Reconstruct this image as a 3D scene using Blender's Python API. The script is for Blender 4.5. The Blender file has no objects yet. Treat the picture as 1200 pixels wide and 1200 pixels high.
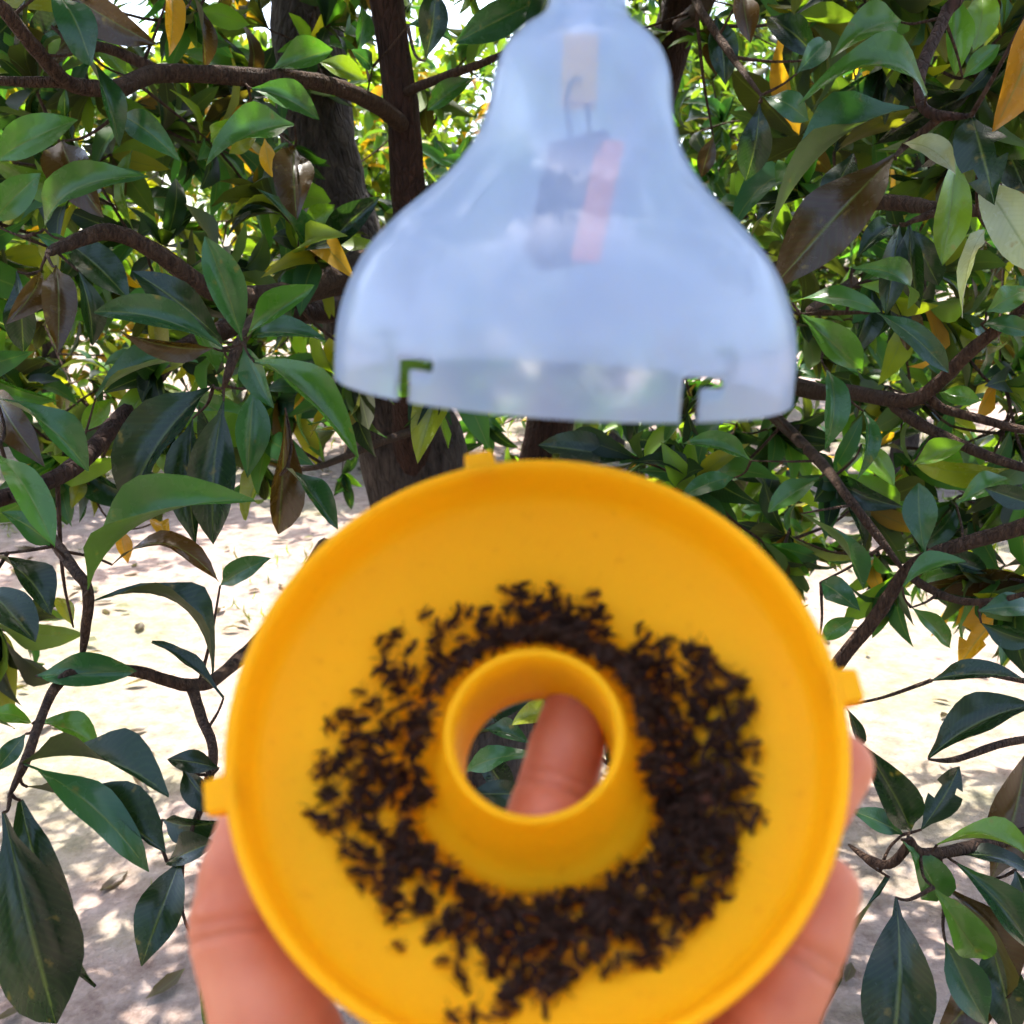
import bpy, bmesh, math, random
import numpy as np
from mathutils import Vector, Matrix
random.seed(11)
rng = np.random.default_rng(11)
scene = bpy.context.scene
COL = scene.collection
R = math.radians

# ------------------------------------------------------------------ camera
CAM_Z = 1.5
PITCH = R(13)
F_PX, C_PX = 1152.0, 600.0            # focal length and centre in photo pixels (1200 px frame)
cam_d = bpy.data.cameras.new('camera')
cam = bpy.data.objects.new('camera', cam_d); COL.objects.link(cam)
cam.location = (0, 0, CAM_Z)
cam.rotation_euler = (R(90) - PITCH, 0, 0)
cam_d.sensor_width = 36; cam_d.lens = 36 * F_PX / 1200
cam_d.clip_start = 0.01; cam_d.clip_end = 2000
cam_d.dof.use_dof = True
cam_d.dof.focus_distance = 0.90
cam_d.dof.aperture_fstop = (cam_d.lens) / 2.3      # a 2.3 mm pupil, as on a phone
scene.camera = cam
CAM = Vector((0, 0, CAM_Z))
RIGHT = Vector((1, 0, 0)); FWD = Vector((0, math.cos(PITCH), -math.sin(PITCH))); UP = Vector((0, math.sin(PITCH), math.cos(PITCH)))
def at(px, py, d):
    return CAM + FWD * d + RIGHT * ((px - C_PX) / F_PX * d) + UP * (-(py - C_PX) / F_PX * d)
def px_of(p):
    q = p - CAM; d = q.dot(FWD)
    return (C_PX + F_PX * q.dot(RIGHT) / d, C_PX - F_PX * q.dot(UP) / d, d) if d > .01 else (-9e9, -9e9, d)

# ------------------------------------------------------------------ sky, sun, exposure
SUN_EL, SUN_AZ = R(68), R(-16)        # azimuth from +Y (straight ahead), negative = to the left
world = bpy.data.worlds.new('World'); scene.world = world; world.use_nodes = True
wn = world.node_tree; bg = wn.nodes['Background']
sky = wn.nodes.new('ShaderNodeTexSky'); sky.sky_type = 'NISHITA'; sky.sun_disc = False
sky.sun_elevation = SUN_EL; sky.sun_rotation = SUN_AZ
sky.air_density = 1.0; sky.dust_density = 4.0; sky.ozone_density = 1.0
wn.links.new(sky.outputs[0], bg.inputs[0]); bg.inputs[1].default_value = 0.15
sun_d = bpy.data.lights.new('sun', 'SUN'); sun_d.energy = 3.4; sun_d.angle = R(0.53); sun_d.color = (1, .95, .86)
sun = bpy.data.objects.new('sun', sun_d); COL.objects.link(sun)
to_sun = Vector((math.sin(SUN_AZ) * math.cos(SUN_EL), math.cos(SUN_AZ) * math.cos(SUN_EL), math.sin(SUN_EL)))
sun.rotation_euler = to_sun.to_track_quat('Z', 'Y').to_euler()
sun.location = to_sun * 20
scene.view_settings.view_transform = 'Standard'; scene.view_settings.look = 'None'
scene.view_settings.exposure = 2.35; scene.view_settings.gamma = 1
scene.view_settings.use_curve_mapping = False
scene.render.engine = 'CYCLES'
scene.cycles.use_denoising = True
scene.cycles.max_bounces = 6; scene.cycles.transparent_max_bounces = 8
scene.cycles.transmission_bounces = 5; scene.cycles.diffuse_bounces = 3; scene.cycles.glossy_bounces = 2
scene.cycles.use_adaptive_sampling = True; scene.cycles.adaptive_threshold = .05
scene.cycles.caustics_reflective = False; scene.cycles.caustics_refractive = True; scene.cycles.blur_glossy = 1.0

# ------------------------------------------------------------------ helpers
def link(o, parent=None):
    COL.objects.link(o)
    if parent is not None: o.parent = parent
    return o
def tag(o, label=None, cat=None, group=None, kind=None):
    if label: o['label'] = label
    if cat: o['category'] = cat
    if group: o['group'] = group
    if kind: o['kind'] = kind
    return o
def empty(name, loc):
    o = bpy.data.objects.new(name, None); o.empty_display_size = .02; o.location = loc
    return link(o)
def obj_from(name, me, mat, parent=None, smooth=True):
    if mat is not None and not me.materials: me.materials.append(mat)
    if smooth: me.polygons.foreach_set('use_smooth', [True] * len(me.polygons))
    o = bpy.data.objects.new(name, me)
    link(o, parent)
    if parent is not None: o.matrix_parent_inverse = parent.matrix_basis.inverted()
    return o
def mesh(name, verts, faces):
    me = bpy.data.meshes.new(name); me.from_pydata([tuple(v) for v in verts], [], faces); me.update(); return me

def tube_data(pts, radii, seg=8, rough=0.0, rnd=random):
    """a bent tapering tube along pts (list of Vector)"""
    V, Fc = [], []
    n = len(pts)
    prev = None
    for i, p in enumerate(pts):
        t = (pts[min(i + 1, n - 1)] - pts[max(i - 1, 0)]).normalized()
        if prev is None:
            a = t.orthogonal().normalized()
        else:
            a = (prev - t * prev.dot(t)).normalized()
        prev = a; b = t.cross(a)
        for k in range(seg):
            an = 2 * math.pi * k / seg
            r = radii[i] * (1 + rough * (rnd.random() - .5))
            V.append(p + (a * math.cos(an) + b * math.sin(an)) * r)
    for i in range(n - 1):
        for k in range(seg):
            k2 = (k + 1) % seg
            Fc.append((i * seg + k, i * seg + k2, (i + 1) * seg + k2, (i + 1) * seg + k))
    Fc.append(tuple(reversed(range(seg)))); Fc.append(tuple((n - 1) * seg + k for k in range(seg)))
    return V, Fc
def smooth_path(ctrl, rads, sub=6):
    """Catmull-Rom through control points"""
    P, Q = [], []
    n = len(ctrl)
    for i in range(n - 1):
        p0, p1, p2, p3 = ctrl[max(i - 1, 0)], ctrl[i], ctrl[i + 1], ctrl[min(i + 2, n - 1)]
        for s in range(sub):
            t = s / sub
            P.append(.5 * ((2 * p1) + (p2 - p0) * t + (2 * p0 - 5 * p1 + 4 * p2 - p3) * t * t + (-p0 + 3 * p1 - 3 * p2 + p3) * t ** 3))
            Q.append(rads[i] * (1 - t) + rads[i + 1] * t)
    P.append(ctrl[-1]); Q.append(rads[-1])
    return P, Q
def limb(name, ctrl, rads, mat, parent, seg=10, sub=6, rough=.12):
    P, Q = smooth_path(ctrl, rads, sub)
    V, Fc = tube_data(P, Q, seg, rough)
    return obj_from(name, mesh(name, V, Fc), mat, parent)
def lathe(profile, seg=96, close=False):
    """profile: list of (r, z) -> verts, faces about +Z"""
    V, Fc = [], []
    n = len(profile)
    for (r, z) in profile:
        for k in range(seg):
            a = 2 * math.pi * k / seg
            V.append((r * math.cos(a), r * math.sin(a), z))
    for i in range(n if close else n - 1):
        j = (i + 1) % n
        for k in range(seg):
            k2 = (k + 1) % seg
            Fc.append((i * seg + k, i * seg + k2, j * seg + k2, j * seg + k))
    return V, Fc

# ------------------------------------------------------------------ materials
def new_mat(name):
    m = bpy.data.materials.new(name); m.use_nodes = True
    nt = m.node_tree; b = nt.nodes['Principled BSDF']; o = nt.nodes['Material Output']
    return m, nt, b, o
def N(nt, t, **kw):
    n = nt.nodes.new(t)
    for k, v in kw.items():
        if k.startswith('i_'):
            key = k[2:]
            n.inputs[int(key) if key.isdigit() else key].default_value = v
        else: setattr(n, k, v)
    return n
def ramp(nt, stops, interp='LINEAR'):
    r = nt.nodes.new('ShaderNodeValToRGB'); r.color_ramp.interpolation = interp
    els = r.color_ramp.elements
    els[0].position, els[0].color = stops[0][0], (*stops[0][1], 1)
    els[1].position, els[1].color = stops[-1][0], (*stops[-1][1], 1)
    for p, c in stops[1:-1]:
        e = els.new(p); e.color = (*c, 1)
    return r
def math_node(nt, op, a, b=None, c=None):
    n = nt.nodes.new('ShaderNodeMath'); n.operation = op
    for i, v in enumerate((a, b, c)):
        if v is None: continue
        if isinstance(v, (int, float)): n.inputs[i].default_value = v
        else: nt.links.new(v, n.inputs[i])
    return n.outputs[0]
def mix_rgb(nt, fac, a, b, mode='MIX'):
    n = nt.nodes.new('ShaderNodeMix'); n.data_type = 'RGBA'; n.blend_type = mode
    for sock, v in ((n.inputs[0], fac), (n.inputs[6], a), (n.inputs[7], b)):
        if isinstance(v, (int, float)): sock.default_value = v
        elif isinstance(v, tuple): sock.default_value = (*v, 1)
        else: nt.links.new(v, sock)
    return n.outputs[2]

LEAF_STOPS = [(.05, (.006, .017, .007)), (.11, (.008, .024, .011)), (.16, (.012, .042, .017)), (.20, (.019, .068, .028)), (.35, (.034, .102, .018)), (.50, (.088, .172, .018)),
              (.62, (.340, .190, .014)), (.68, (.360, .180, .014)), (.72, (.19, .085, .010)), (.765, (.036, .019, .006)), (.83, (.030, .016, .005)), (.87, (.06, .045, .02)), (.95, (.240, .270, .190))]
def leaf_material(name, src):
    m, nt, b, out = new_mat(name)
    at_ = nt.nodes.new('ShaderNodeAttribute')
    at_.attribute_type = 'OBJECT' if src == 'object' else 'GEOMETRY'
    at_.attribute_name = 'tint'
    tint = at_.outputs['Fac']
    r = ramp(nt, LEAF_STOPS); nt.links.new(tint, r.inputs[0])
    uv = nt.nodes.new('ShaderNodeUVMap'); uv.uv_map = 'UVMap'
    sep = nt.nodes.new('ShaderNodeSeparateXYZ'); nt.links.new(uv.outputs[0], sep.inputs[0])
    u, v = sep.outputs[0], sep.outputs[1]
    av = math_node(nt, 'ABSOLUTE', math_node(nt, 'SUBTRACT', v, .5))
    mid = math_node(nt, 'SMOOTH_MIN', 1.0, math_node(nt, 'MAXIMUM', 0.0, math_node(nt, 'SUBTRACT', 1.0, math_node(nt, 'MULTIPLY', av, 24.0))), .1)
    # side veins run forward from the midrib
    ph = math_node(nt, 'MULTIPLY', math_node(nt, 'SUBTRACT', u, math_node(nt, 'MULTIPLY', av, .35)), 62.0)
    vein = math_node(nt, 'POWER', math_node(nt, 'ABSOLUTE', math_node(nt, 'SINE', ph)), 6.0)
    geo = nt.nodes.new('ShaderNodeNewGeometry')
    tc = nt.nodes.new('ShaderNodeTexCoord')
    nz = N(nt, 'ShaderNodeTexNoise', i_Scale=9.0, i_Detail=2.0)
    nt.links.new(geo.outputs['Position'], nz.inputs['Vector'])
    nz2 = N(nt, 'ShaderNodeTexNoise', i_Scale=70.0, i_Detail=3.0)
    nt.links.new(geo.outputs['Position'], nz2.inputs['Vector'])
    var = math_node(nt, 'MULTIPLY_ADD', nz.outputs[0], 1.5, .28)
    c = mix_rgb(nt, 1.0, r.outputs[0], N(nt, 'ShaderNodeCombineXYZ').outputs[0], 'MULTIPLY')
    cmb = nt.nodes[-2] if nt.nodes[-2].type == 'COMBXYZ' else [n for n in nt.nodes if n.type == 'COMBXYZ'][-1]
    for i in range(3): nt.links.new(var, cmb.inputs[i])
    c = mix_rgb(nt, math_node(nt, 'MULTIPLY', vein, .07), c, (.06, .11, .04))
    c = mix_rgb(nt, math_node(nt, 'MULTIPLY', mid, .55), c, (.10, .14, .045))
    # blotches of yellowing and brown specks
    if src == 'object':
        bl = math_node(nt, 'MULTIPLY', math_node(nt, 'MAXIMUM', 0.0, math_node(nt, 'SUBTRACT', nz2.outputs[0], .66)), 6.0)
        c = mix_rgb(nt, math_node(nt, 'MINIMUM', bl, .7), c, (.16, .12, .03))
    # the underside of these leaves is paler and browner
    under = mix_rgb(nt, .40, c, (.060, .060, .014))
    c = mix_rgb(nt, geo.outputs['Backfacing'], c, under)
    nt.links.new(c, b.inputs['Base Color'])
    rough = math_node(nt, 'ADD', math_node(nt, 'MULTIPLY', geo.outputs['Backfacing'], .25), math_node(nt, 'MULTIPLY_ADD', nz2.outputs[0], .3, .10) if src == 'object' else .40)
    nt.links.new(rough, b.inputs['Roughness'])
    b.inputs['Specular IOR Level'].default_value = .52 if src == 'object' else .28
    bump = N(nt, 'ShaderNodeBump', i_Strength=.25, i_Distance=.002)
    nt.links.new(math_node(nt, 'ADD', math_node(nt, 'MULTIPLY', vein, -.04), math_node(nt, 'ADD', nz2.outputs[0], math_node(nt, 'MULTIPLY', mid, -1.2))), bump.inputs['Height'])
    if src == 'object': nt.links.new(bump.outputs[0], b.inputs['Normal'])
    tr = nt.nodes.new('ShaderNodeBsdfTranslucent')
    tcol = mix_rgb(nt, 1.0, c, (2.6, 2.6, .6), 'MULTIPLY')
    nt.links.new(tcol, tr.inputs[0])
    mx = nt.nodes.new('ShaderNodeMixShader'); mx.inputs[0].default_value = .36 if src == 'object' else .46
    nt.links.new(b.outputs[0], mx.inputs[1]); nt.links.new(tr.outputs[0], mx.inputs[2])
    nt.links.new(mx.outputs[0], out.inputs[0])
    return m
M_LEAF = leaf_material('leaf', 'object')
M_LEAF_S = leaf_material('leaf_mass', 'geometry')

def bark_material(name, c1, c2, scale):
    m, nt, b, out = new_mat(name)
    geo = nt.nodes.new('ShaderNodeNewGeometry')
    mp = nt.nodes.new('ShaderNodeMapping'); mp.inputs['Scale'].default_value = (1, 1, .28)
    nt.links.new(geo.outputs['Position'], mp.inputs[0])
    nz = N(nt, 'ShaderNodeTexNoise', i_Scale=scale, i_Detail=7.0, i_Roughness=.65); nt.links.new(mp.outputs[0], nz.inputs['Vector'])
    vo = N(nt, 'ShaderNodeTexVoronoi', i_Scale=scale * 1.3); vo.feature = 'DISTANCE_TO_EDGE'; nt.links.new(mp.outputs[0], vo.inputs['Vector'])
    r = ramp(nt, [(.3, c1), (.52, tuple((x + y) / 2 for x, y in zip(c1, c2))), (.72, c2)]); nt.links.new(nz.outputs[0], r.inputs[0])
    nt.links.new(r.outputs[0], b.inputs['Base Color'])
    b.inputs['Roughness'].default_value = .85; b.inputs['Specular IOR Level'].default_value = .2
    h = math_node(nt, 'ADD', nz.outputs[0], math_node(nt, 'MINIMUM', math_node(nt, 'MULTIPLY', vo.outputs['Distance'], 3.0), .5))
    bump = N(nt, 'ShaderNodeBump', i_Strength=.8, i_Distance=.012); nt.links.new(h, bump.inputs['Height']); nt.links.new(bump.outputs[0], b.inputs['Normal'])
    return m
M_TRUNK = bark_material('trunk_bark', (.011, .008, .007), (.085, .066, .057), 45)
M_STEM = bark_material('stem_bark', (.014, .007, .0055), (.065, .032, .022), 70)
M_TWIG = bark_material('twig_bark', (.020, .010, .007), (.11, .062, .038), 160)

def ground_material():
    m, nt, b, out = new_mat('dry_ground')
    geo = nt.nodes.new('ShaderNodeNewGeometry')
    n1 = N(nt, 'ShaderNodeTexNoise', i_Scale=.9, i_Detail=6.0, i_Roughness=.6)
    n2 = N(nt, 'ShaderNodeTexNoise', i_Scale=14.0, i_Detail=6.0, i_Roughness=.7)
    n3 = N(nt, 'ShaderNodeTexNoise', i_Scale=70.0, i_Detail=4.0)
    for n in (n1, n2, n3): nt.links.new(geo.outputs['Position'], n.inputs['Vector'])
    soil = ramp(nt, [(.3, (.105, .062, .048)), (.5, (.215, .158, .132)), (.7, (.31, .245, .215))]); nt.links.new(n2.outputs[0], soil.inputs[0])
    grass = ramp(nt, [(.35, (.075, .10, .035)), (.65, (.15, .165, .075))]); nt.links.new(n3.outputs[0], grass.inputs[0])
    f = ramp(nt, [(.47, (0, 0, 0)), (.62, (.5, .5, .5))]); nt.links.new(n1.outputs[0], f.inputs[0])
    c = mix_rgb(nt, f.outputs[0], soil.outputs[0], grass.outputs[0])
    nt.links.new(c, b.inputs['Base Color']); b.inputs['Roughness'].default_value = .95
    bump = N(nt, 'ShaderNodeBump', i_Strength=.7, i_Distance=.03)
    nt.links.new(math_node(nt, 'ADD', n2.outputs[0], math_node(nt, 'MULTIPLY', n3.outputs[0], .4)), bump.inputs['Height']); nt.links.new(bump.outputs[0], b.inputs['Normal'])
    return m
M_GROUND = ground_material()

def yellow_plastic():
    m, nt, b, out = new_mat('yellow_plastic')
    geo = nt.nodes.new('ShaderNodeNewGeometry')
    nz = N(nt, 'ShaderNodeTexNoise', i_Scale=60.0, i_Detail=3.0); nt.links.new(geo.outputs['Position'], nz.inputs['Vector'])
    c = mix_rgb(nt, math_node(nt, 'MULTIPLY', nz.outputs[0], .5), (.98, .585, .010), (.97, .56, .008))
    st = N(nt, 'ShaderNodeTexNoise', i_Scale=230.0, i_Detail=5.0, i_Roughness=.7); nt.links.new(geo.outputs['Position'], st.inputs['Vector'])
    c = mix_rgb(nt, math_node(nt, 'MULTIPLY', math_node(nt, 'MAXIMUM', 0.0, math_node(nt, 'SUBTRACT', st.outputs[0], .60)), 2.6), c, (.30, .10, .006))
    nt.links.new(c, b.inputs['Base Color'])
    b.inputs['Roughness'].default_value = .45
    b.inputs['Specular IOR Level'].default_value = .14
    tr = nt.nodes.new('ShaderNodeBsdfTranslucent'); tr.inputs[0].default_value = (.99, .52, .004, 1)
    mx = nt.nodes.new('ShaderNodeMixShader'); mx.inputs[0].default_value = .52
    nt.links.new(b.outputs[0], mx.inputs[1]); nt.links.new(tr.outputs[0], mx.inputs[2]); nt.links.new(mx.outputs[0], out.inputs[0])
    return m
M_YELLOW = yellow_plastic()

def milky_plastic():
    m, nt, b, out = new_mat('milky_plastic')
    geo = nt.nodes.new('ShaderNodeNewGeometry')
    nz = N(nt, 'ShaderNodeTexNoise', i_Scale=38.0, i_Detail=3.0); nt.links.new(geo.outputs['Position'], nz.inputs['Vector'])
    b.inputs['Base Color'].default_value = (.60, .74, .99, 1)
    b.inputs['Roughness'].default_value = .17
    b.inputs['Specular IOR Level'].default_value = .0
    bump = N(nt, 'ShaderNodeBump', i_Strength=.05, i_Distance=.003); nt.links.new(nz.outputs[0], bump.inputs['Height']); nt.links.new(bump.outputs[0], b.inputs['Normal'])
    gl = nt.nodes.new('ShaderNodeBsdfGlossy'); gl.inputs['Roughness'].default_value = .10
    lw = nt.nodes.new('ShaderNodeLayerWeight'); lw.inputs[0].default_value = .5
    fr_out = math_node(nt, 'MULTIPLY_ADD', math_node(nt, 'POWER', lw.outputs['Facing'], 4.0), .26, .030)
    tl = nt.nodes.new('ShaderNodeBsdfTranslucent'); tl.inputs[0].default_value = (.68, .82, 1, 1)
    tp = nt.nodes.new('ShaderNodeBsdfRefraction'); tp.inputs['Color'].default_value = (.93, .96, 1, 1); tp.inputs['IOR'].default_value = 1.07; tp.inputs['Roughness'].default_value = .30
    m1 = nt.nodes.new('ShaderNodeMixShader'); m1.inputs[0].default_value = .42
    nt.links.new(b.outputs[0], m1.inputs[1]); nt.links.new(tl.outputs[0], m1.inputs[2])
    m2 = nt.nodes.new('ShaderNodeMixShader'); m2.inputs[0].default_value = .69
    nt.links.new(m1.outputs[0], m2.inputs[1]); nt.links.new(tp.outputs[0], m2.inputs[2])
    m3 = nt.nodes.new('ShaderNodeMixShader'); nt.links.new(fr_out, m3.inputs[0])
    nt.links.new(m2.outputs[0], m3.inputs[1]); nt.links.new(gl.outputs[0], m3.inputs[2])
    nt.links.new(m3.outputs[0], out.inputs[0])
    return m
M_MILKY = milky_plastic()

def simple(name, col, rough=.6, col2=None, scale=30, metal=0, bump=0.0):
    m, nt, b, out = new_mat(name)
    geo = nt.nodes.new('ShaderNodeNewGeometry')
    nz = N(nt, 'ShaderNodeTexNoise', i_Scale=scale, i_Detail=5.0); nt.links.new(geo.outputs['Position'], nz.inputs['Vector'])
    c = mix_rgb(nt, nz.outputs[0], col, col2 or tuple(x * .75 for x in col)); nt.links.new(c, b.inputs['Base Color'])
    b.inputs['Roughness'].default_value = rough; b.inputs['Metallic'].default_value = metal
    if bump:
        bp = N(nt, 'ShaderNodeBump', i_Strength=.5, i_Distance=bump); nt.links.new(nz.outputs[0], bp.inputs['Height']); nt.links.new(bp.outputs[0], b.inputs['Normal'])
    return m
M_FLY = simple('fly_body', (.004, .002, .001), .6, (.040, .014, .006), 700)
M_FLY.node_tree.nodes['Principled BSDF'].inputs['Specular IOR Level'].default_value = .15
M_WOOD = simple('red_wood', (.05, .014, .009), .7, (.03, .009, .006), 90, bump=.001)
M_CAP = simple('tan_plastic', (.95, .45, .01), .5, (.92, .42, .01), 60)
M_LIT_SIDE = simple('painted_lit_wood', (.85, .16, .02), .6, (.78, .14, .02), 60)  # brighter orange stands for light on the block's side
M_WIRE = simple('dark_wire', (.05, .05, .055), .4, (.03, .03, .035), 100, metal=.6)
M_STUB = simple('white_plastic', (.78, .80, .82), .4, (.74, .76, .79), 50)

def skin_material():
    m, nt, b, out = new_mat('skin')
    geo = nt.nodes.new('ShaderNodeNewGeometry')
    n1 = N(nt, 'ShaderNodeTexNoise', i_Scale=55.0, i_Detail=4.0); n2 = N(nt, 'ShaderNodeTexNoise', i_Scale=900.0, i_Detail=3.0)
    for n in (n1, n2): nt.links.new(geo.outputs['Position'], n.inputs['Vector'])
    r = ramp(nt, [(.32, (.46, .118, .052)), (.68, (.60, .205, .108))]); nt.links.new(n1.outputs[0], r.inputs[0])
    nt.links.new(r.outputs[0], b.inputs['Base Color'])
    b.inputs['Roughness'].default_value = .50; b.inputs['Specular IOR Level'].default_value = .28
    b.inputs['Subsurface Weight'].default_value = .2
    b.inputs['Subsurface Radius'].default_value = (.012, .004, .002); b.inputs['Subsurface Scale'].default_value = .5
    bump = N(nt, 'ShaderNodeBump', i_Strength=.25, i_Distance=.0006); nt.links.new(n2.outputs[0], bump.inputs['Height']); nt.links.new(bump.outputs[0], b.inputs['Normal'])
    return m
M_SKIN = skin_material()

# ------------------------------------------------------------------ ground
def ground_z(x, y):
    return .055 * max(0.0, y - 4.5) * (1 if y < 40 else 0) + (.055 * 35.5 if y >= 40 else 0) + .05 * math.sin(x * .7 + 1) * math.cos(y * .6) + .03 * math.sin(x * 2.3) * math.sin(y * 1.9)
def build_ground():
    xs = sorted(set([round(v, 3) for v in np.concatenate([np.arange(-10, 10.01, .25), np.linspace(-300, -12, 24), np.linspace(12, 300, 24)])]))
    ys = sorted(set([round(v, 3) for v in np.concatenate([np.arange(-4, 14.01, .25), np.linspace(-200, -5, 16), np.linspace(16, 600, 30)])]))
    V = [(x, y, ground_z(x, y)) for y in ys for x in xs]
    nx = len(xs)
    Fc = [(j * nx + i, j * nx + i + 1, (j + 1) * nx + i + 1, (j + 1) * nx + i) for j in range(len(ys) - 1) for i in range(nx - 1)]
    g = obj_from('ground', mesh('ground', V, Fc), M_GROUND)
    tag(g, 'pale dry soil ground with patches of short green grass', 'ground', kind='structure')
build_ground()

# ------------------------------------------------------------------ leaves: shared variants
BENDS = [-.10, 0.0, .07, .14, .22, .32]
def leaf_profile(u, style):
    if u < .07: return .035
    t = (u - .07) / .93
    if style == 0: w = math.sin(math.pi * t ** .92) ** .80          # elliptic
    elif style == 1: w = math.sin(math.pi * t ** .78) ** .95        # broad below
    else: w = math.sin(math.pi * t ** 1.18) ** .75                  # broad near the tip
    w *= 1 - .25 * max(0, t - .85) / .15
    return max(.035 if t < .1 else .008, w)
def leaf_arrays(bend, style, nu=8, nv=4, fold=.35, wave=.03, twist=0.0, seed=0):
    """unit leaf: length 1 along X, width 1 along Y, normal Z"""
    rr = random.Random(seed)
    ph = rr.random() * 6.3
    V, UV = [], []
    skew = rr.uniform(-.10, .10)
    for i in range(nu + 1):
        u = i / nu
        u = u if nu < 6 else (u * .93 + .07 * u ** .6)
        w = leaf_profile(min(u, 1), style)
        for j in range(nv + 1):
            s = j / nv * 2 - 1
            y = .5 * w * s
            z = bend * (1 - (2 * u - 1) ** 2) + fold * .36 * abs(y) + wave * math.sin(u * 13 + ph + s * 1.2) * abs(s) + twist * y * (u - .5)
            V.append((u, y + skew * math.sin(math.pi * u), z)); UV.append((u, .5 + .5 * s * 1.0))
    Fc = [(i * (nv + 1) + j, (i + 1) * (nv + 1) + j, (i + 1) * (nv + 1) + j + 1, i * (nv + 1) + j + 1) for i in range(nu) for j in range(nv)]
    return np.array(V), np.array(UV), Fc
LEAF_MESH = {}
def leaf_mesh(bi, style, k):
    key = (bi, style, k)
    if key not in LEAF_MESH:
        sd = bi * 31 + style * 7 + k
        rr = random.Random(sd)
        V, UV, Fc = leaf_arrays(BENDS[bi], style, 10, 4, rr.uniform(.1, 1.0), rr.uniform(.006, .032), rr.uniform(-.9, .9), sd)
        if k == 3:      # a torn leaf: bites taken out of the margin
            Fc = [f for q, f in enumerate(Fc) if not (q % 4 == 3 and q // 4 in (4, 5)) and not (q % 4 == 0 and q // 4 in (6,))]
        me = mesh('leaf', V, Fc)
        ul = me.uv_layers.new(name='UVMap')
        idx = np.zeros(len(me.loops), dtype=np.int32); me.loops.foreach_get('vertex_index', idx)
        ul.data.foreach_set('uv', UV[idx].ravel())
        me.materials.append(M_LEAF)
        me.polygons.foreach_set('use_smooth', [True] * len(me.polygons))
        LEAF_MESH[key] = me
    return LEAF_MESH[key]

def frame_matrix(base, xdir, nrm, L, W):
    x = xdir.normalized(); z = (nrm - x * nrm.dot(x)).normalized(); y = z.cross(x)
    return Matrix(((x.x * L, y.x * W, z.x * L, base.x), (x.y * L, y.y * W, z.y * L, base.y), (x.z * L, y.z * W, z.z * L, base.z), (0, 0, 0, 1)))

LEAVES = []      # (matrix, bend index, style, tint, priority, torn)
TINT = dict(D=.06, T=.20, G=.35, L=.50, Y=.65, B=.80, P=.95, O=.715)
def nearest_bend(b): return min(range(len(BENDS)), key=lambda i: abs(BENDS[i] - b))

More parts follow.
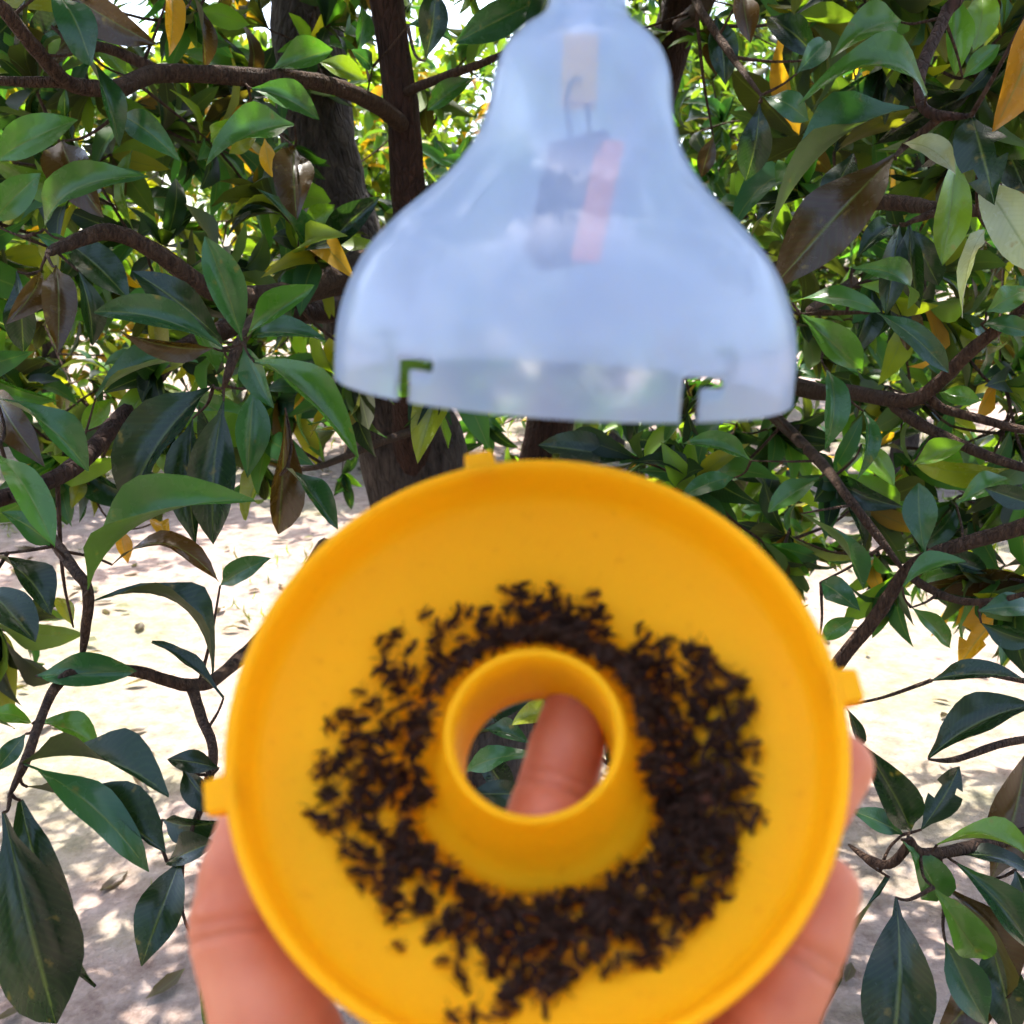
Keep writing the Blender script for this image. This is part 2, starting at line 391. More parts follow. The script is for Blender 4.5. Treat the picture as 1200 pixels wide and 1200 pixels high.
# leaves one can pick out in the photograph: base x,y  tip x,y  width  distance  roll  arch  tint
TRACED = '''
60 -14 108 78 46 .80 15 .14 T
92 58 140 172 22 .82 30 .14 T
85 -5 182 52 46 .95 -20 .07 B
200 -14 198 66 26 .92 20 .07 Y
226 -8 241 80 14 .98 40 .07 B
315 84 390 58 32 1.05 35 .07 G
372 72 428 92 26 1.1 25 .07 L
295 104 374 140 38 1.0 30 .14 G
345 146 240 196 40 .95 40 .14 G
138 134 212 190 38 .85 10 .22 T
-8 190 92 140 46 .80 25 .14 G
-10 262 48 203 50 .80 10 .07 G
52 268 170 206 40 .78 40 .22 G
72 165 122 255 62 .84 -10 .07 B
66 312 68 414 42 .72 5 .07 B
20 318 28 412 36 .73 -20 .07 D
48 318 8 380 30 .74 -20 .14 B
92 318 108 405 30 .76 20 .14 D
40 274 84 296 24 .78 10 .07 T
78 284 152 352 52 .84 20 .07 D
262 408 110 366 38 .74 30 .14 T
262 402 155 318 46 .80 15 .14 D
250 408 140 388 26 .76 -35 .14 B
284 402 240 276 46 .74 8 .07 T
287 398 368 334 30 .80 30 .07 G
290 396 384 400 30 .84 40 .14 T
352 272 392 240 30 1.1 20 .07 L
350 280 378 292 24 1.1 20 .07 G
340 250 330 222 22 1.15 10 .07 L
345 172 348 258 52 1.0 0 .07 B
310 162 319 208 28 1.05 0 .07 Y
246 166 276 138 24 1.2 10 .07 L
268 180 300 162 24 1.25 10 .07 L
150 90 110 40 34 1.1 10 .07 L
420 60 422 4 22 1.2 30 .07 G
498 72 510 -12 48 1.0 0 .07 D
478 30 530 48 24 1.1 40 .14 T
437 78 412 58 24 1.15 20 .07 T
286 404 320 478 32 .72 -25 .07 T
298 424 420 536 40 .70 30 .14 G
262 470 250 638 60 .74 -5 .07 D
250 452 148 606 62 .76 35 .14 D
226 490 230 640 44 .80 -20 .07 D
297 455 290 560 44 .76 10 .07 T
334 478 326 626 38 .86 20 .07 B
335 548 396 620 24 .80 30 .07 T
103 692 298 586 34 .66 52 .22 G
-4 466 104 552 34 .70 35 .14 T
-6 530 64 642 40 .66 20 .14 G
62 640 2 600 40 .70 20 .07 T
-12 650 60 720 34 .70 45 .14 D
-14 690 42 752 54 .66 15 .07 D
42 792 160 786 42 .72 15 .07 T
108 704 250 788 20 .70 60 .32 D
262 818 178 752 15 .74 40 .07 D
132 662 256 682 24 .76 55 .32 B
258 686 318 654 30 .80 20 .07 T
-4 456 54 548 42 .80 -20 .14 B
112 466 232 424 22 .90 55 .14 T
94 508 130 468 34 1.05 10 .07 L
150 470 112 440 28 1.1 10 .07 L
100 560 84 596 22 1.2 10 .07 L
70 560 62 610 26 1.2 10 .07 Y
185 610 200 632 22 1.2 10 .07 Y
140 620 150 660 24 1.2 10 .07 Y
86 735 66 700 32 .95 10 .07 L
4 952 66 1200 104 .56 5 .07 D
24 938 112 1156 70 .58 -30 .07 D
28 896 174 1022 48 .58 30 .14 T
26 894 198 932 24 .60 60 .14 D
32 922 194 998 20 .60 55 .07 D
212 1006 166 1132 62 .68 15 .07 D
256 900 196 890 46 .70 10 .07 D
214 900 262 950 40 .70 -20 .07 D
190 960 260 962 44 .71 -30 .07 D
196 1010 252 986 34 .70 30 .07 D
38 850 116 878 30 .70 40 .22 G
30 860 -6 905 40 .66 10 .07 T
38 848 -16 836 24 .70 40 .14 G
232 1110 256 1226 30 .66 10 .07 T
968 398 1004 436 34 .86 30 .07 G
968 432 966 528 32 .84 25 .22 T
1012 482 1004 562 20 .86 30 .22 T
1084 650 1076 566 60 .86 10 .07 T
938 602 1012 692 16 .88 50 .14 T
962 682 1008 716 36 .90 10 .07 T
960 748 1002 724 30 .88 10 .07 G
1058 688 1132 658 24 .86 45 .14 G
1068 712 1114 760 24 .86 30 .07 G
1146 716 1212 714 32 .82 30 .14 T
1150 730 1214 752 30 .84 -20 .07 D
1214 592 1154 572 52 .80 5 .07 D
1092 797 1204 798 24 .76 40 .14 D
1088 888 1210 826 48 .74 28 .14 D
1068 974 1010 872 50 .68 10 .07 D
1080 972 1124 898 40 .72 -10 .07 D x
1058 978 996 950 38 .72 20 .07 T
1056 984 1098 1056 52 .66 25 .14 G
1098 990 1214 1012 26 .66 50 .22 L
1102 1006 1210 1022 22 .68 50 .14 D
1122 1012 1208 1110 48 .66 20 .14 T
1162 1030 1202 884 64 .72 -15 .07 B
1094 1040 1152 1124 50 .64 10 .07 G
1108 1104 1158 1202 56 .66 15 .07 T
1108 1040 1180 1170 26 .68 55 .14 B
1050 1052 1042 1250 88 .62 0 .07 D
1160 1100 1190 1220 60 .70 0 .07 D
1190 1020 1230 1110 60 .72 0 .07 D
1150 1150 1090 1225 50 .72 -20 .07 B
990 826 1008 874 16 .78 20 .14 D
1042 1028 950 1216 30 .72 45 .07 D
1086 112 936 122 40 .72 48 .32 G
1056 26 974 68 44 .82 30 .14 G
1066 126 903 268 26 .74 60 .14 T
1048 182 902 342 82 .70 15 .07 B
1058 168 1120 205 32 .74 35 .22 P
1138 136 1166 240 64 .68 0 .07 D x
1146 205 1222 325 62 .68 20 .07 P
1120 178 1104 312 42 .78 20 .07 L
1156 268 1128 374 20 .72 30 .14 P
1218 -14 1164 154 66 .64 -25 .14 O
1118 -12 1120 88 32 .86 20 .07 G
1150 -14 1140 60 46 .92 10 .07 L
1128 92 1172 52 36 .84 10 .07 G
890 120 874 212 56 .90 0 .07 D
892 114 948 142 28 .88 30 .14 T
934 86 970 48 32 .90 0 .07 T
998 314 1064 362 24 .80 50 .32 G
928 354 1032 366 24 .80 50 .14 G
1022 364 1112 438 30 .78 25 .14 T
938 368 1010 432 42 .80 15 .07 G
1054 262 1038 370 34 .84 10 .07 D
1066 262 1078 362 36 .84 -10 .07 D
1046 264 1006 300 30 .86 20 .14 D
1062 264 1100 335 34 .86 20 .07 D
836 160 822 208 36 1.2 0 .07 B
1156 366 1208 336 34 .86 10 .07 G
1150 380 1212 392 30 .88 30 .14 T
1100 460 1150 470 30 .95 20 .07 G
1070 545 1130 520 30 .95 30 .07 L
1010 520 1048 570 30 .95 10 .07 L
1120 590 1180 560 34 .9 20 .07 G
960 560 900 600 30 1.0 30 .07 G
880 540 800 520 26 1.05 35 .14 G
860 560 790 590 26 1.1 30 .14 T
960 70 900 20 40 1.0 10 .07 D
1000 180 960 260 40 .95 10 .07 D
840 20 850 100 40 1.05 10 .07 D
870 -10 880 50 32 1.0 10 .07 B
560 90 500 130 26 1.2 20 .07 G
560 860 620 870 20 .95 40 .14 T
545 905 640 885 26 .9 30 .14 T
552 842 628 812 34 1.0 10 .07 D
548 930 620 930 34 1.0 10 .07 D
600 940 560 880 34 1.05 10 .07 D
725 905 705 850 30 1.0 10 .07 D
640 830 600 850 30 .95 0 .07 L
'''
TRACED_BASES = []
for ln in TRACED.strip().splitlines():
    f = ln.split(); bx, by, tx, ty, w, d, roll, arch = map(float, f[:8])
    d *= 1.25
    base = at(bx, by, d); tip = at(tx, ty, d * (1 + random.uniform(-.05, .03)))
    ax = (tip - base); L = ax.length; ax.normalize()
    cam_dir = (CAM - (base + tip) / 2).normalized()
    n0 = (cam_dir - ax * cam_dir.dot(ax)).normalized()
    side = n0.cross(ax).normalized()
    if side.dot(UP) < 0: side = -side
    if abs(side.dot(UP)) < .15 and side.dot(RIGHT) < 0: side = -side
    ro = R(roll)
    nrm = n0 * math.cos(ro) + side * math.sin(ro)
    W = min(w / F_PX * d / max(math.cos(ro), .4), .50 * L)
    W *= .90
    TRACED_BASES.append(base)
    LEAVES.append((frame_matrix(base, ax, nrm, L, W), nearest_bend(arch), random.choice((0, 0, 1, 2)),
                   TINT[f[8]] + random.uniform(-.045, .045), 1e6, len(f) > 9))

# ------------------------------------------------------------------ the tree
TREE = empty('leafy_tree', at(575, 600, 2.6) * 1)
TREE.location.z = ground_z(TREE.location.x, TREE.location.y)
tag(TREE, 'dark-barked fruit tree with glossy drooping leaf rosettes surrounding the hanging trap', 'tree')
def P(*a): return at(*a)
base_pt = TREE.location.copy()
limb('trunk', [base_pt + Vector((0, 0, -.1)), P(550, 820, 2.55), P(492, 560, 2.45), P(440, 400, 2.4), P(385, 230, 2.4), P(362, 60, 2.4), P(360, -160, 2.4), P(330, -520, 2.3), P(300, -900, 2.2)],
     [.17, .15, .135, .115, .095, .088, .085, .06, .03], M_TRUNK, TREE, 18, 8, .10)
SKELETON = []
def branch(ctrl, rads, mat=None, name='branch', seg=8, record=True):
    pts = [P(*c) if not isinstance(c, Vector) else c for c in ctrl]
    rads = list(rads)
    if rads[-1] < .0065: rads[-1] *= .45
    o = limb(name, pts, rads, mat or M_TWIG, TREE, seg, 5, .16)
    if record: SKELETON.extend(smooth_path(pts, rads, 5)[0])
    return o
branch([(488, 720, 2.54), (482, 500, 2.30), (480, 350, 2.0), (480, 250, 1.75), (470, 120, 1.65), (452, 0, 1.6), (430, -160, 1.5), (380, -420, 1.3)], [.05, .046, .038, .031, .028, .027, .023, .012], M_STEM, 'stem', 12)
branch([(640, 1080, 2.98), (640, 640, 2.75), (640, 520, 2.7), (690, 330, 2.6), (790, 40, 2.5), (830, -160, 2.3), (900, -460, 1.9)], [.085, .075, .066, .06, .055, .04, .02], M_STEM, 'stem', 12)
branch([(475, 150, 1.68), (440, 122, 1.5), (375, 97, 1.35), (300, 91, 1.28), (190, 86, 1.2), (135, 104, 1.12), (75, 97, 1.08), (-10, 94, 1.05), (-120, 80, 1.0)], [.017, .013, .012, .0115, .0105, .010, .0065, .005, .004])
branch([(140, 102, 1.13), (85, 100, 1.08), (40, 55, 1.02), (5, 12, .98), (-40, -30, .95)], [.009, .0085, .008, .0075, .006])
branch([(190, 86, 1.2), (125, 56, 1.16), (95, 58, 1.12), (60, 30, 1.1)], [.008, .006, .004, .003])
branch([(440, 300, 1.7), (350, 340, 1.4), (262, 345, 1.15), (190, 300, 1.05), (130, 272, 1.0), (70, 290, .95), (55, 298, .92)], [.022, .017, .012, .010, .009, .006, .005])
branch([(420, 330, 1.75), (320, 360, 1.3), (285, 395, 1.0), (270, 430, .93), (262, 455, .93)], [.014, .009, .006, .005, .004])
branch([(430, 360, 2.2), (320, 370, 1.8), (217, 407, 1.5), (168, 460, 1.35), (105, 530, 1.2), (56, 565, 1.1), (-20, 590, 1.0), (-60, 600, .95)], [.03, .022, .014, .013, .011, .010, .009, .006], M_STEM)
branch([(20, 578, 1.03), (60, 630, .95), (85, 665, .88), (103, 692, .86), (100, 740, .88), (96, 770, .9)], [.007, .006, .005, .005, .0045, .004])
branch([(380, 640, 2.3), (330, 720, 1.6), (266, 785, 1.1), (224, 803, .98), (160, 787, .92), (95, 785, .9), (65, 806, .88), (45, 850, .82), (30, 892, .76), (12, 930, .72)], [.02, .012, .0075, .0065, .0055, .005, .0045, .004, .004, .0035])
branch([(224, 803, .98), (236, 840, .94), (250, 880, .9), (240, 930, .88), (215, 1005, .86)], [.006, .005, .0045, .004, .003])
branch([(700, 330, 2.6), (860, 420, 2.0), (940, 455, 1.6), (1000, 460, 1.35), (1062, 470, 1.22), (1098, 450, 1.18), (1145, 405, 1.12), (1240, 330, 1.05)], [.03, .022, .015, .0105, .0095, .0088, .008, .006])
branch([(1040, 465, 1.28), (1064, 488, 1.22), (1120, 518, 1.18), (1185, 544, 1.12), (1260, 560, 1.1)], [.008, .0075, .007, .006, .005])
branch([(1088, 456, 1.2), (1100, 476, 1.2), (1145, 490, 1.18), (1195, 503, 1.15), (1260, 512, 1.1)], [.006, .006, .0055, .005, .004])
branch([(1260, 590, 1.0), (1200, 617, 1.05), (1140, 634, 1.08), (1092, 650, 1.1), (1060, 672, 1.12), (1025, 725, 1.15), (980, 780, 1.2), (930, 860, 1.3)], [.012, .009, .0085, .0075, .008, .0085, .009, .008])
branch([(900, 480, 1.8), (960, 540, 1.3), (993, 582, 1.15), (1030, 630, 1.12), (1058, 668, 1.11)], [.012, .007, .0055, .005, .005])
branch([(1060, 672, 1.12), (1110, 700, 1.08), (1160, 705, 1.04), (1220, 690, 1.0)], [.005, .0045, .004, .003])
branch([(1400, 900, 1.0), (1260, 960, .92), (1150, 990, .86), (1085, 1000, .83), (1068, 982, .83)], [.009, .007, .006, .0045, .003])
branch([(1068, 985, .83), (1045, 1012, .85), (1020, 1008, .87), (995, 990, .9)], [.004, .004, .004, .003])
branch([(1260, 860, 1.0), (1180, 870, .96), (1120, 890, .93), (1088, 890, .92)], [.005, .004, .003, .002])
branch([(1260, 800, 1.0), (1204, 798, .95), (1160, 792, .95)], [.004, .003, .002])
branch([(795, 30, 2.5), (830, 0, 1.8), (815, 0, 1.4), (850, 55, 1.28), (892, 112, 1.14)], [.02, .014, .006, .0055, .004])
branch([(830, -120, 2.3), (1000, -120, 1.5), (1112, -30, 1.05), (1106, 20, 1.0), (1080, 80, .95), (1080, 122, .92), (1100, 135, .90), (1140, 136, .87)], [.035, .02, .009, .0062, .0058, .005, .005, .004], M_STEM)
branch([(1105, 135, .90), (1062, 170, .93), (1048, 185, .91)], [.004, .0035, .003])
branch([(900, 330, 2.4), (970, 250, 1.5), (1025, 238, 1.2), (1070, 240, 1.12), (1110, 246, 1.05), (1240, 250, 1.0)], [.02, .014, .009, .009, .008, .006])
branch([(1110, 246, 1.05), (1080, 255, 1.06), (1058, 264, 1.06)], [.005, .004, .003])
branch([(1000, 330, 1.5), (970, 350, 1.15), (950, 365, 1.02), (1020, 366, 1.0)], [.008, .005, .004, .003])
branch([(480, 230, 1.75), (520, 215, 1.7), (560, 200, 1.7)], [.008, .006, .004])
branch([(470, 110, 1.65), (520, 90, 1.5), (570, 72, 1.45), (640, 40, 1.4)], [.009, .007, .006, .005])
branch([(500, 500, 2.4), (440, 520, 1.8), (380, 545, 1.4), (336, 550, 1.06)], [.012, .008, .005, .003])
# limbs of the upper crown
CROWN_LIMBS = []
for (x, y, z) in ((-1.5, 1.2, 3.1), (-.6, .2, 3.0), (.7, .4, 3.1), (1.6, 1.4, 3.2), (.2, 2.6, 3.5), (-1.3, 2.6, 3.4), (1.5, 2.8, 3.4)):
    s = P(345, -400, 2.32) if x < .3 else P(840, -200, 2.27)
    e = Vector((x, y, z)); m = (s + e) / 2 + Vector((0, 0, -.12))
    branch([s, m, e], [.035, .022, .008], M_STEM, record=False); CROWN_LIMBS.append((s, m, e))

# fringe rosettes: leaves whorled round twig ends
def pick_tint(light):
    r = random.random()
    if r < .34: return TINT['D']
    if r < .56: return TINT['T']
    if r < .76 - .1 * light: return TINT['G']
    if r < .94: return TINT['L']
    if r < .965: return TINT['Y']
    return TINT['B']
def rosette(c, axis, n, L, light=0.0, prio=0):
    axis = axis.normalized(); a = axis.orthogonal().normalized(); b = axis.cross(a)
    ph = random.random() * 6.28
    for k in range(n):
        an = ph + k * 2.4 + random.uniform(-.25, .25)
        el = random.uniform(.35, 1.65) if k > 1 else random.uniform(.1, .6)
        ra = a * math.cos(an) + b * math.sin(an)
        d = (axis * math.cos(el) + ra * math.sin(el))
        d.z -= random.uniform(0.05, .55); d.normalize()
        nr = axis * math.sin(el) - ra * math.cos(el) + Vector((random.uniform(-.4, .4), random.uniform(-.4, .4), random.uniform(.0, .5)))
        ll = L * random.uniform(.7, 1.15)
        LEAVES.append((frame_matrix(c - axis * random.uniform(0, .02), d, nr, ll, ll * random.uniform(.25, .36)),
                       random.choice((1, 2, 3, 3, 4, 5)), random.choice((0, 0, 1, 2)), pick_tint(light) + random.uniform(-.05, .05), prio, random.random() < .06))
SK = np.array([tuple(p) for p in SKELETON])
def fringe_ok(px, py):
    if py > 740: return False
    if py > 560 and 110 < px < 690: return False
    if py > 600 and random.random() < (.88 if px < 400 else .35): return False
    if 225 < px < 315 and py < 140 and random.random() < .75: return False
    return True
CAND = []
while len(CAND) < 720:
    px, py = random.uniform(-170, 1370), random.uniform(-230, 760)
    if not fringe_ok(px, py): continue
    d = random.uniform(1.30, 3.3)
    if 540 < px < 800 and 60 < py < 470 and random.random() < .8: continue
    if 390 < px < 700 and 450 < py < 660 and d < 2.7: continue
    if 330 < px < 420 and py < 260 and d < 2.4 and random.random() < .6: continue
    if 395 < px < 545 and py < 310 and d < 2.0: continue
    c = at(px, py, d)
    if c.z < .55: continue
    CAND.append(c)
for _ in range(75):
    px, py = random.uniform(545, 960), random.uniform(470, 650)
    if px < 690 and py > 560: continue
    CAND.append(at(px, py, random.uniform(2.75, 3.6)))
# each rosette's twig leaves the nearest wood already grown, nearest first
wood = SK.copy(); left = np.array([tuple(c) for c in CAND])
dist = np.array([((wood - c) ** 2).sum(1).min() for c in left]); src = np.array([wood[((wood - c) ** 2).sum(1).argmin()] for c in left])
alive = np.ones(len(left), bool)
for _ in range(len(left)):
    k = int(np.argmin(np.where(alive, dist, 1e9))); alive[k] = False
    c, q = Vector(left[k]), Vector(src[k])
    ax = (c - q)
    if ax.length < .02: continue
    axn = (ax.normalized() * .6 + Vector((random.uniform(-.5, .5), random.uniform(-.7, .2), random.uniform(-.3, .5)))).normalized()
    mid = q.lerp(c, .5) + Vector((random.uniform(-.1, .1), random.uniform(-.1, .1), random.uniform(-.2, .06))) * ax.length * .6
    th = .0022 + .0045 * min(1, ax.length / .8)
    limb('twig', [q, mid, c - axn * .02, c + axn * .008], [th, th * .8, .0024, .0018], M_TWIG, TREE, 5, 3, .1)
    new = np.array([tuple(q.lerp(mid, .6)), tuple(mid), tuple(mid.lerp(c, .5)), tuple(c)])
    for nw in new:
        dd = ((left - nw) ** 2).sum(1); m_ = dd < dist; dist[m_] = dd[m_]; src[m_] = nw
    rosette(c, axn, random.randint(9, 13), random.uniform(.10, .155), .3)

wood2 = np.concatenate([SK])
todo = [tuple(b) for b in TRACED_BASES]
while todo:
    best = min(((((wood2 - np.array(b)) ** 2).sum(1).min(), b) for b in todo)); b = best[1]; todo.remove(b)
    q = Vector(wood2[((wood2 - np.array(b)) ** 2).sum(1).argmin()]); c = Vector(b); L = (c - q).length
    if L < .004 or L > .7: continue
    mid = q.lerp(c, .55) + Vector((random.uniform(-.1, .1), random.uniform(-.1, .1), random.uniform(-.15, .02))) * L
    th = .0016 + .004 * min(1, L / .5)
    limb('twig', [q, mid, c], [th, th * .7, .0011], M_TWIG, TREE, 6, 4, .1)
    wood2 = np.concatenate([wood2, np.array([tuple(mid), tuple(mid.lerp(c, .5)), b])])

# upper crown, above the frame: it shades the trap from the sun
for k in range(1500):
    x, y, z = random.uniform(-2.7, 2.7), random.uniform(.30, 3.0), random.uniform(2.5, 3.9)
    if (x / 2.6) ** 2 + ((y - 1.3) / 1.8) ** 2 > 1.0: continue
    c = Vector((x, y, z))
    pp = px_of(c)
    if pp[2] > 0 and pp[1] > -120 and -100 < pp[0] < 1300: continue
    rosette(c, Vector((random.uniform(-1, 1), random.uniform(-1, 1), random.uniform(-.2, 1))), random.randint(9, 13), random.uniform(.11, .15), .2, -10)

for k in range(420):  # denser leaves added over the trap, out of frame, to stop sun leaks
    c = Vector((random.uniform(-.75, .45), random.uniform(.45, 1.5), random.uniform(2.45, 3.3)))
    if px_of(c)[1] > -60: continue
    rosette(c, Vector((random.uniform(-1, 1), random.uniform(-1, 1), random.uniform(-.2, 1))), random.randint(9, 13), random.uniform(.11, .15), .2, -10)

def place_leaf(Lf):
    M, bi, st, tint, prio, torn = Lf
    o = bpy.data.objects.new('leaf', leaf_mesh(bi, st, 3 if torn else random.randrange(3)))
    COL.objects.link(o); o.parent = TREE; o.matrix_parent_inverse = TREE.matrix_basis.inverted(); o.matrix_basis = M; o['tint'] = float(tint)
def score(Lf):
    M, prio = Lf[0], Lf[4]
    if prio > 1e5: return prio
    a, b = px_of(M @ Vector((0, 0, 0))), px_of(M @ Vector((1, 0, 0)))
    cx, cy = (a[0] + b[0]) / 2, (a[1] + b[1]) / 2
    if not (0 < cx < 1200 and 0 < cy < 1200) or a[2] < .05: return -1
    if ((cx - 629) / 375) ** 2 + ((cy - 890) / 360) ** 2 < 1: return -1
    if 420 < cx < 900 and 60 < cy < 480: return -.5
    return math.hypot(a[0] - b[0], a[1] - b[1]) / (a[2] ** 1.2)
LEAVES.sort(key=score, reverse=True)
for Lf in LEAVES[:300]: place_leaf(Lf)

def leaf_mass(name, items, parent, nu=5, nv=2, mat=None):
    """the rest of the leaves, joined"""
    VV, FF, UU, TT, off = [], [], [], [], 0
    cache = {}
    for (M, bi, st, tint, prio, torn) in items:
        k = (bi, st, random.randrange(2)) if nu > 2 else (bi, st, 0)
        if k not in cache: cache[k] = leaf_arrays(BENDS[bi], st, nu, nv, .4, .012, .2, bi * 5 + st + 17 * k[2])
        V, UV, Fc = cache[k]
        m = np.array(M)
        VV.append(V @ m[:3, :3].T + m[:3, 3]); UU.append(UV); TT.append(np.full(len(V), tint, dtype=np.float32))
        FF.append(np.array(Fc, dtype=np.int32) + off); off += len(V)
    V = np.concatenate(VV); Fa = np.concatenate(FF); U = np.concatenate(UU); T = np.concatenate(TT)
    me = bpy.data.meshes.new(name)
    me.vertices.add(len(V)); me.vertices.foreach_set('co', V.astype(np.float32).ravel())
    me.loops.add(Fa.size); me.loops.foreach_set('vertex_index', Fa.ravel())
    me.polygons.add(len(Fa)); me.polygons.foreach_set('loop_start', np.arange(0, Fa.size, 4, dtype=np.int32)); me.polygons.foreach_set('loop_total', np.full(len(Fa), 4, dtype=np.int32))
    me.update(calc_edges=True)
    ul = me.uv_layers.new(name='UVMap'); ul.data.foreach_set('uv', U[Fa.ravel()].astype(np.float32).ravel())
    at_ = me.attributes.new('tint', 'FLOAT', 'POINT'); at_.data.foreach_set('value', T)
    me.materials.append(mat or M_LEAF_S)
    o = obj_from(name, me, None, parent); o['kind'] = 'stuff'
    return o
rest = LEAVES[300:]
leaf_mass('foliage', [l for l in rest if l[4] >= 0], TREE, 6, 2)
leaf_mass('foliage', [l for l in rest if l[4] < 0], TREE, 3, 2)

# ------------------------------------------------------------------ trees and shrubs farther back
def back_tree(x, y, h, rad, n, label, light, L=.13, seed=0, z0=None):
    random.seed(seed)
    gz = ground_z(x, y)
    t = empty('orchard_tree', (x, y, gz)); tag(t, label, 'tree', 'trees standing behind the trap tree')
    zc = h * .62
    limb('trunk', [Vector((x, y, gz - .1)), Vector((x + .05, y, gz + h * .3)), Vector((x - .06, y + .05, gz + h * .62)), Vector((x + .03, y, gz + h * .9))], [.10, .085, .06, .02], M_TRUNK, t, 10, 4)
    cl = []
    for k in range(9):
        a = k * 2.4 + random.random(); z1 = gz + h * random.uniform(.3, .6)
        e = Vector((x + math.cos(a) * rad * .75, y + math.sin(a) * rad * .75, gz + h * random.uniform(.45, .95)))
        s = Vector((x, y, z1)); m_ = (s + e) / 2 + Vector((0, 0, .1))
        limb('branch', [s, m_, e], [.035, .022, .008], M_STEM, t, 6, 3); cl.append(e)
    items = []
    clumps = [Vector((x + random.gauss(0, .55) * rad, y + random.gauss(0, .5) * rad, gz + h * (z0 if z0 else .16) + random.random() * h * .84)) for _ in range(n // 9)]
    for c in clumps:
        c = c + (Vector((x, y, gz + zc)) - c) * .1
        axis = Vector((random.uniform(-1, 1), random.uniform(-1, 1), random.uniform(-.2, 1))).normalized()
        aa = axis.orthogonal().normalized(); bb = axis.cross(aa)
        for k in range(9):
            an = k * 2.4 + random.random(); el = random.uniform(.4, 1.6)
            ra = aa * math.cos(an) + bb * math.sin(an); d = axis * math.cos(el) + ra * math.sin(el); d.z -= random.uniform(0, .5)
            ll = L * random.uniform(.7, 1.2)
            tn = random.choice(('G', 'L', 'L', 'L', 'L', 'L', 'Y', 'T') if light > .5 else ('G', 'G', 'T', 'L', 'D'))
            items.append((frame_matrix(c + d * .02, d, axis + ra * .3 + Vector((0, 0, .4)), ll, ll * .42), random.choice((1, 2, 3, 4)), random.choice((0, 1)), TINT[tn] + random.uniform(-.06, .06), 0, False))
    leaf_mass('crown', items, t, 3, 2)
back_tree(-3.2, 6.8, 2.9, 1.1, 4000, 'leafy yellow-green tree behind the branches at the far left edge', 1, .15, 1)
back_tree(-1.25, 7.8, 3.1, 1.2, 4200, 'tall yellow-green tree behind the grey trunk', 1, .16, 2)
back_tree(.8, 7.8, 3.3, 1.3, 5000, 'bushy green tree seen just below the rim of the hanging dome', .3, .16, 3)
back_tree(2.8, 7.0, 3.3, 1.15, 5000, 'leafy green tree behind the branches to the right of the dome', .3, .15, 4)
back_tree(4.9, 8.2, 3.5, 1.3, 4600, 'large yellow-green tree behind the leaves at the far right edge', 1, .16, 5)
back_tree(-4.6, 8.6, 3.6, 1.6, 4500, 'distant pale green tree glimpsed behind the far left tree', 1, .18, 6)
back_tree(2.3, 10.5, 4.0, 1.7, 4500, 'distant green tree glimpsed between the two right-hand trees', .3, .18, 7)
back_tree(-1.9, 10.8, 3.6, 1.7, 4500, 'distant yellow-green tree glimpsed between the two left-hand trees', 1, .18, 8)
back_tree(-6.4, 7.6, 3.8, 1.5, 2800, 'far orchard tree beyond the left edge of the view', 1, .17, 9)
back_tree(7.0, 8.4, 3.8, 1.5, 2800, 'far orchard tree beyond the right edge of the view', 1, .17, 10)
# unseen trees added behind the camera to shape reflections in the dome and leaves
back_tree(-2.6, -2.6, 2.9, 1.2, 2400, 'tree added for reflections behind the viewpoint, out of view on the left', .3, .16, 21)
back_tree(.6, -4.2, 2.9, 1.3, 2400, 'tree added for reflections straight behind the viewpoint, out of view', .3, .16, 22)
back_tree(3.0, -2.2, 2.9, 1.2, 2400, 'tree added for reflections behind the viewpoint, out of view on the right', .3, .16, 23)
random.seed(77)

# leaf litter and short grass on the ground
def litter():
    items = []
    for k in range(650):
        x, y = random.uniform(-4, 4), random.uniform(1.2, 8)
        a = random.random() * 6.28
        d = Vector((math.cos(a), math.sin(a), random.uniform(-.1, .2))); ll = random.uniform(.05, .11)
        items.append((frame_matrix(Vector((x, y, ground_z(x, y) + .012)), d, Vector((random.uniform(-.3, .3), random.uniform(-.3, .3), 1)), ll, ll * .42), random.choice((0, 1, 3)), 0,
                      random.choice((TINT['B'], TINT['B'], .87, .9)), 0, False))
    o = leaf_mass('leaf_litter', items, None, 3, 2); tag(o, 'dry brown fallen leaves scattered over the pale ground', 'leaves')
    items = []
    for k in range(3500):
        x, y = random.uniform(-4.5, 4.5), random.uniform(2.0, 9)
        if math.sin(x * 1.7 + 2) + math.sin(y * 1.9 + x) < .35: continue
        a = random.random() * 6.28
        d = Vector((math.cos(a) * .6, math.sin(a) * .6, 1)); ll = random.uniform(.04, .11)
        items.append((frame_matrix(Vector((x, y, ground_z(x, y) - .005)), d, Vector((math.cos(a), math.sin(a), -.3)), ll, .008), 4, 0, random.choice((.42, .5, .52)), 0, False))
    o = leaf_mass('grass', items, None, 3, 2); tag(o, 'short sparse green grass tufts on the sunlit ground', 'grass')
litter()

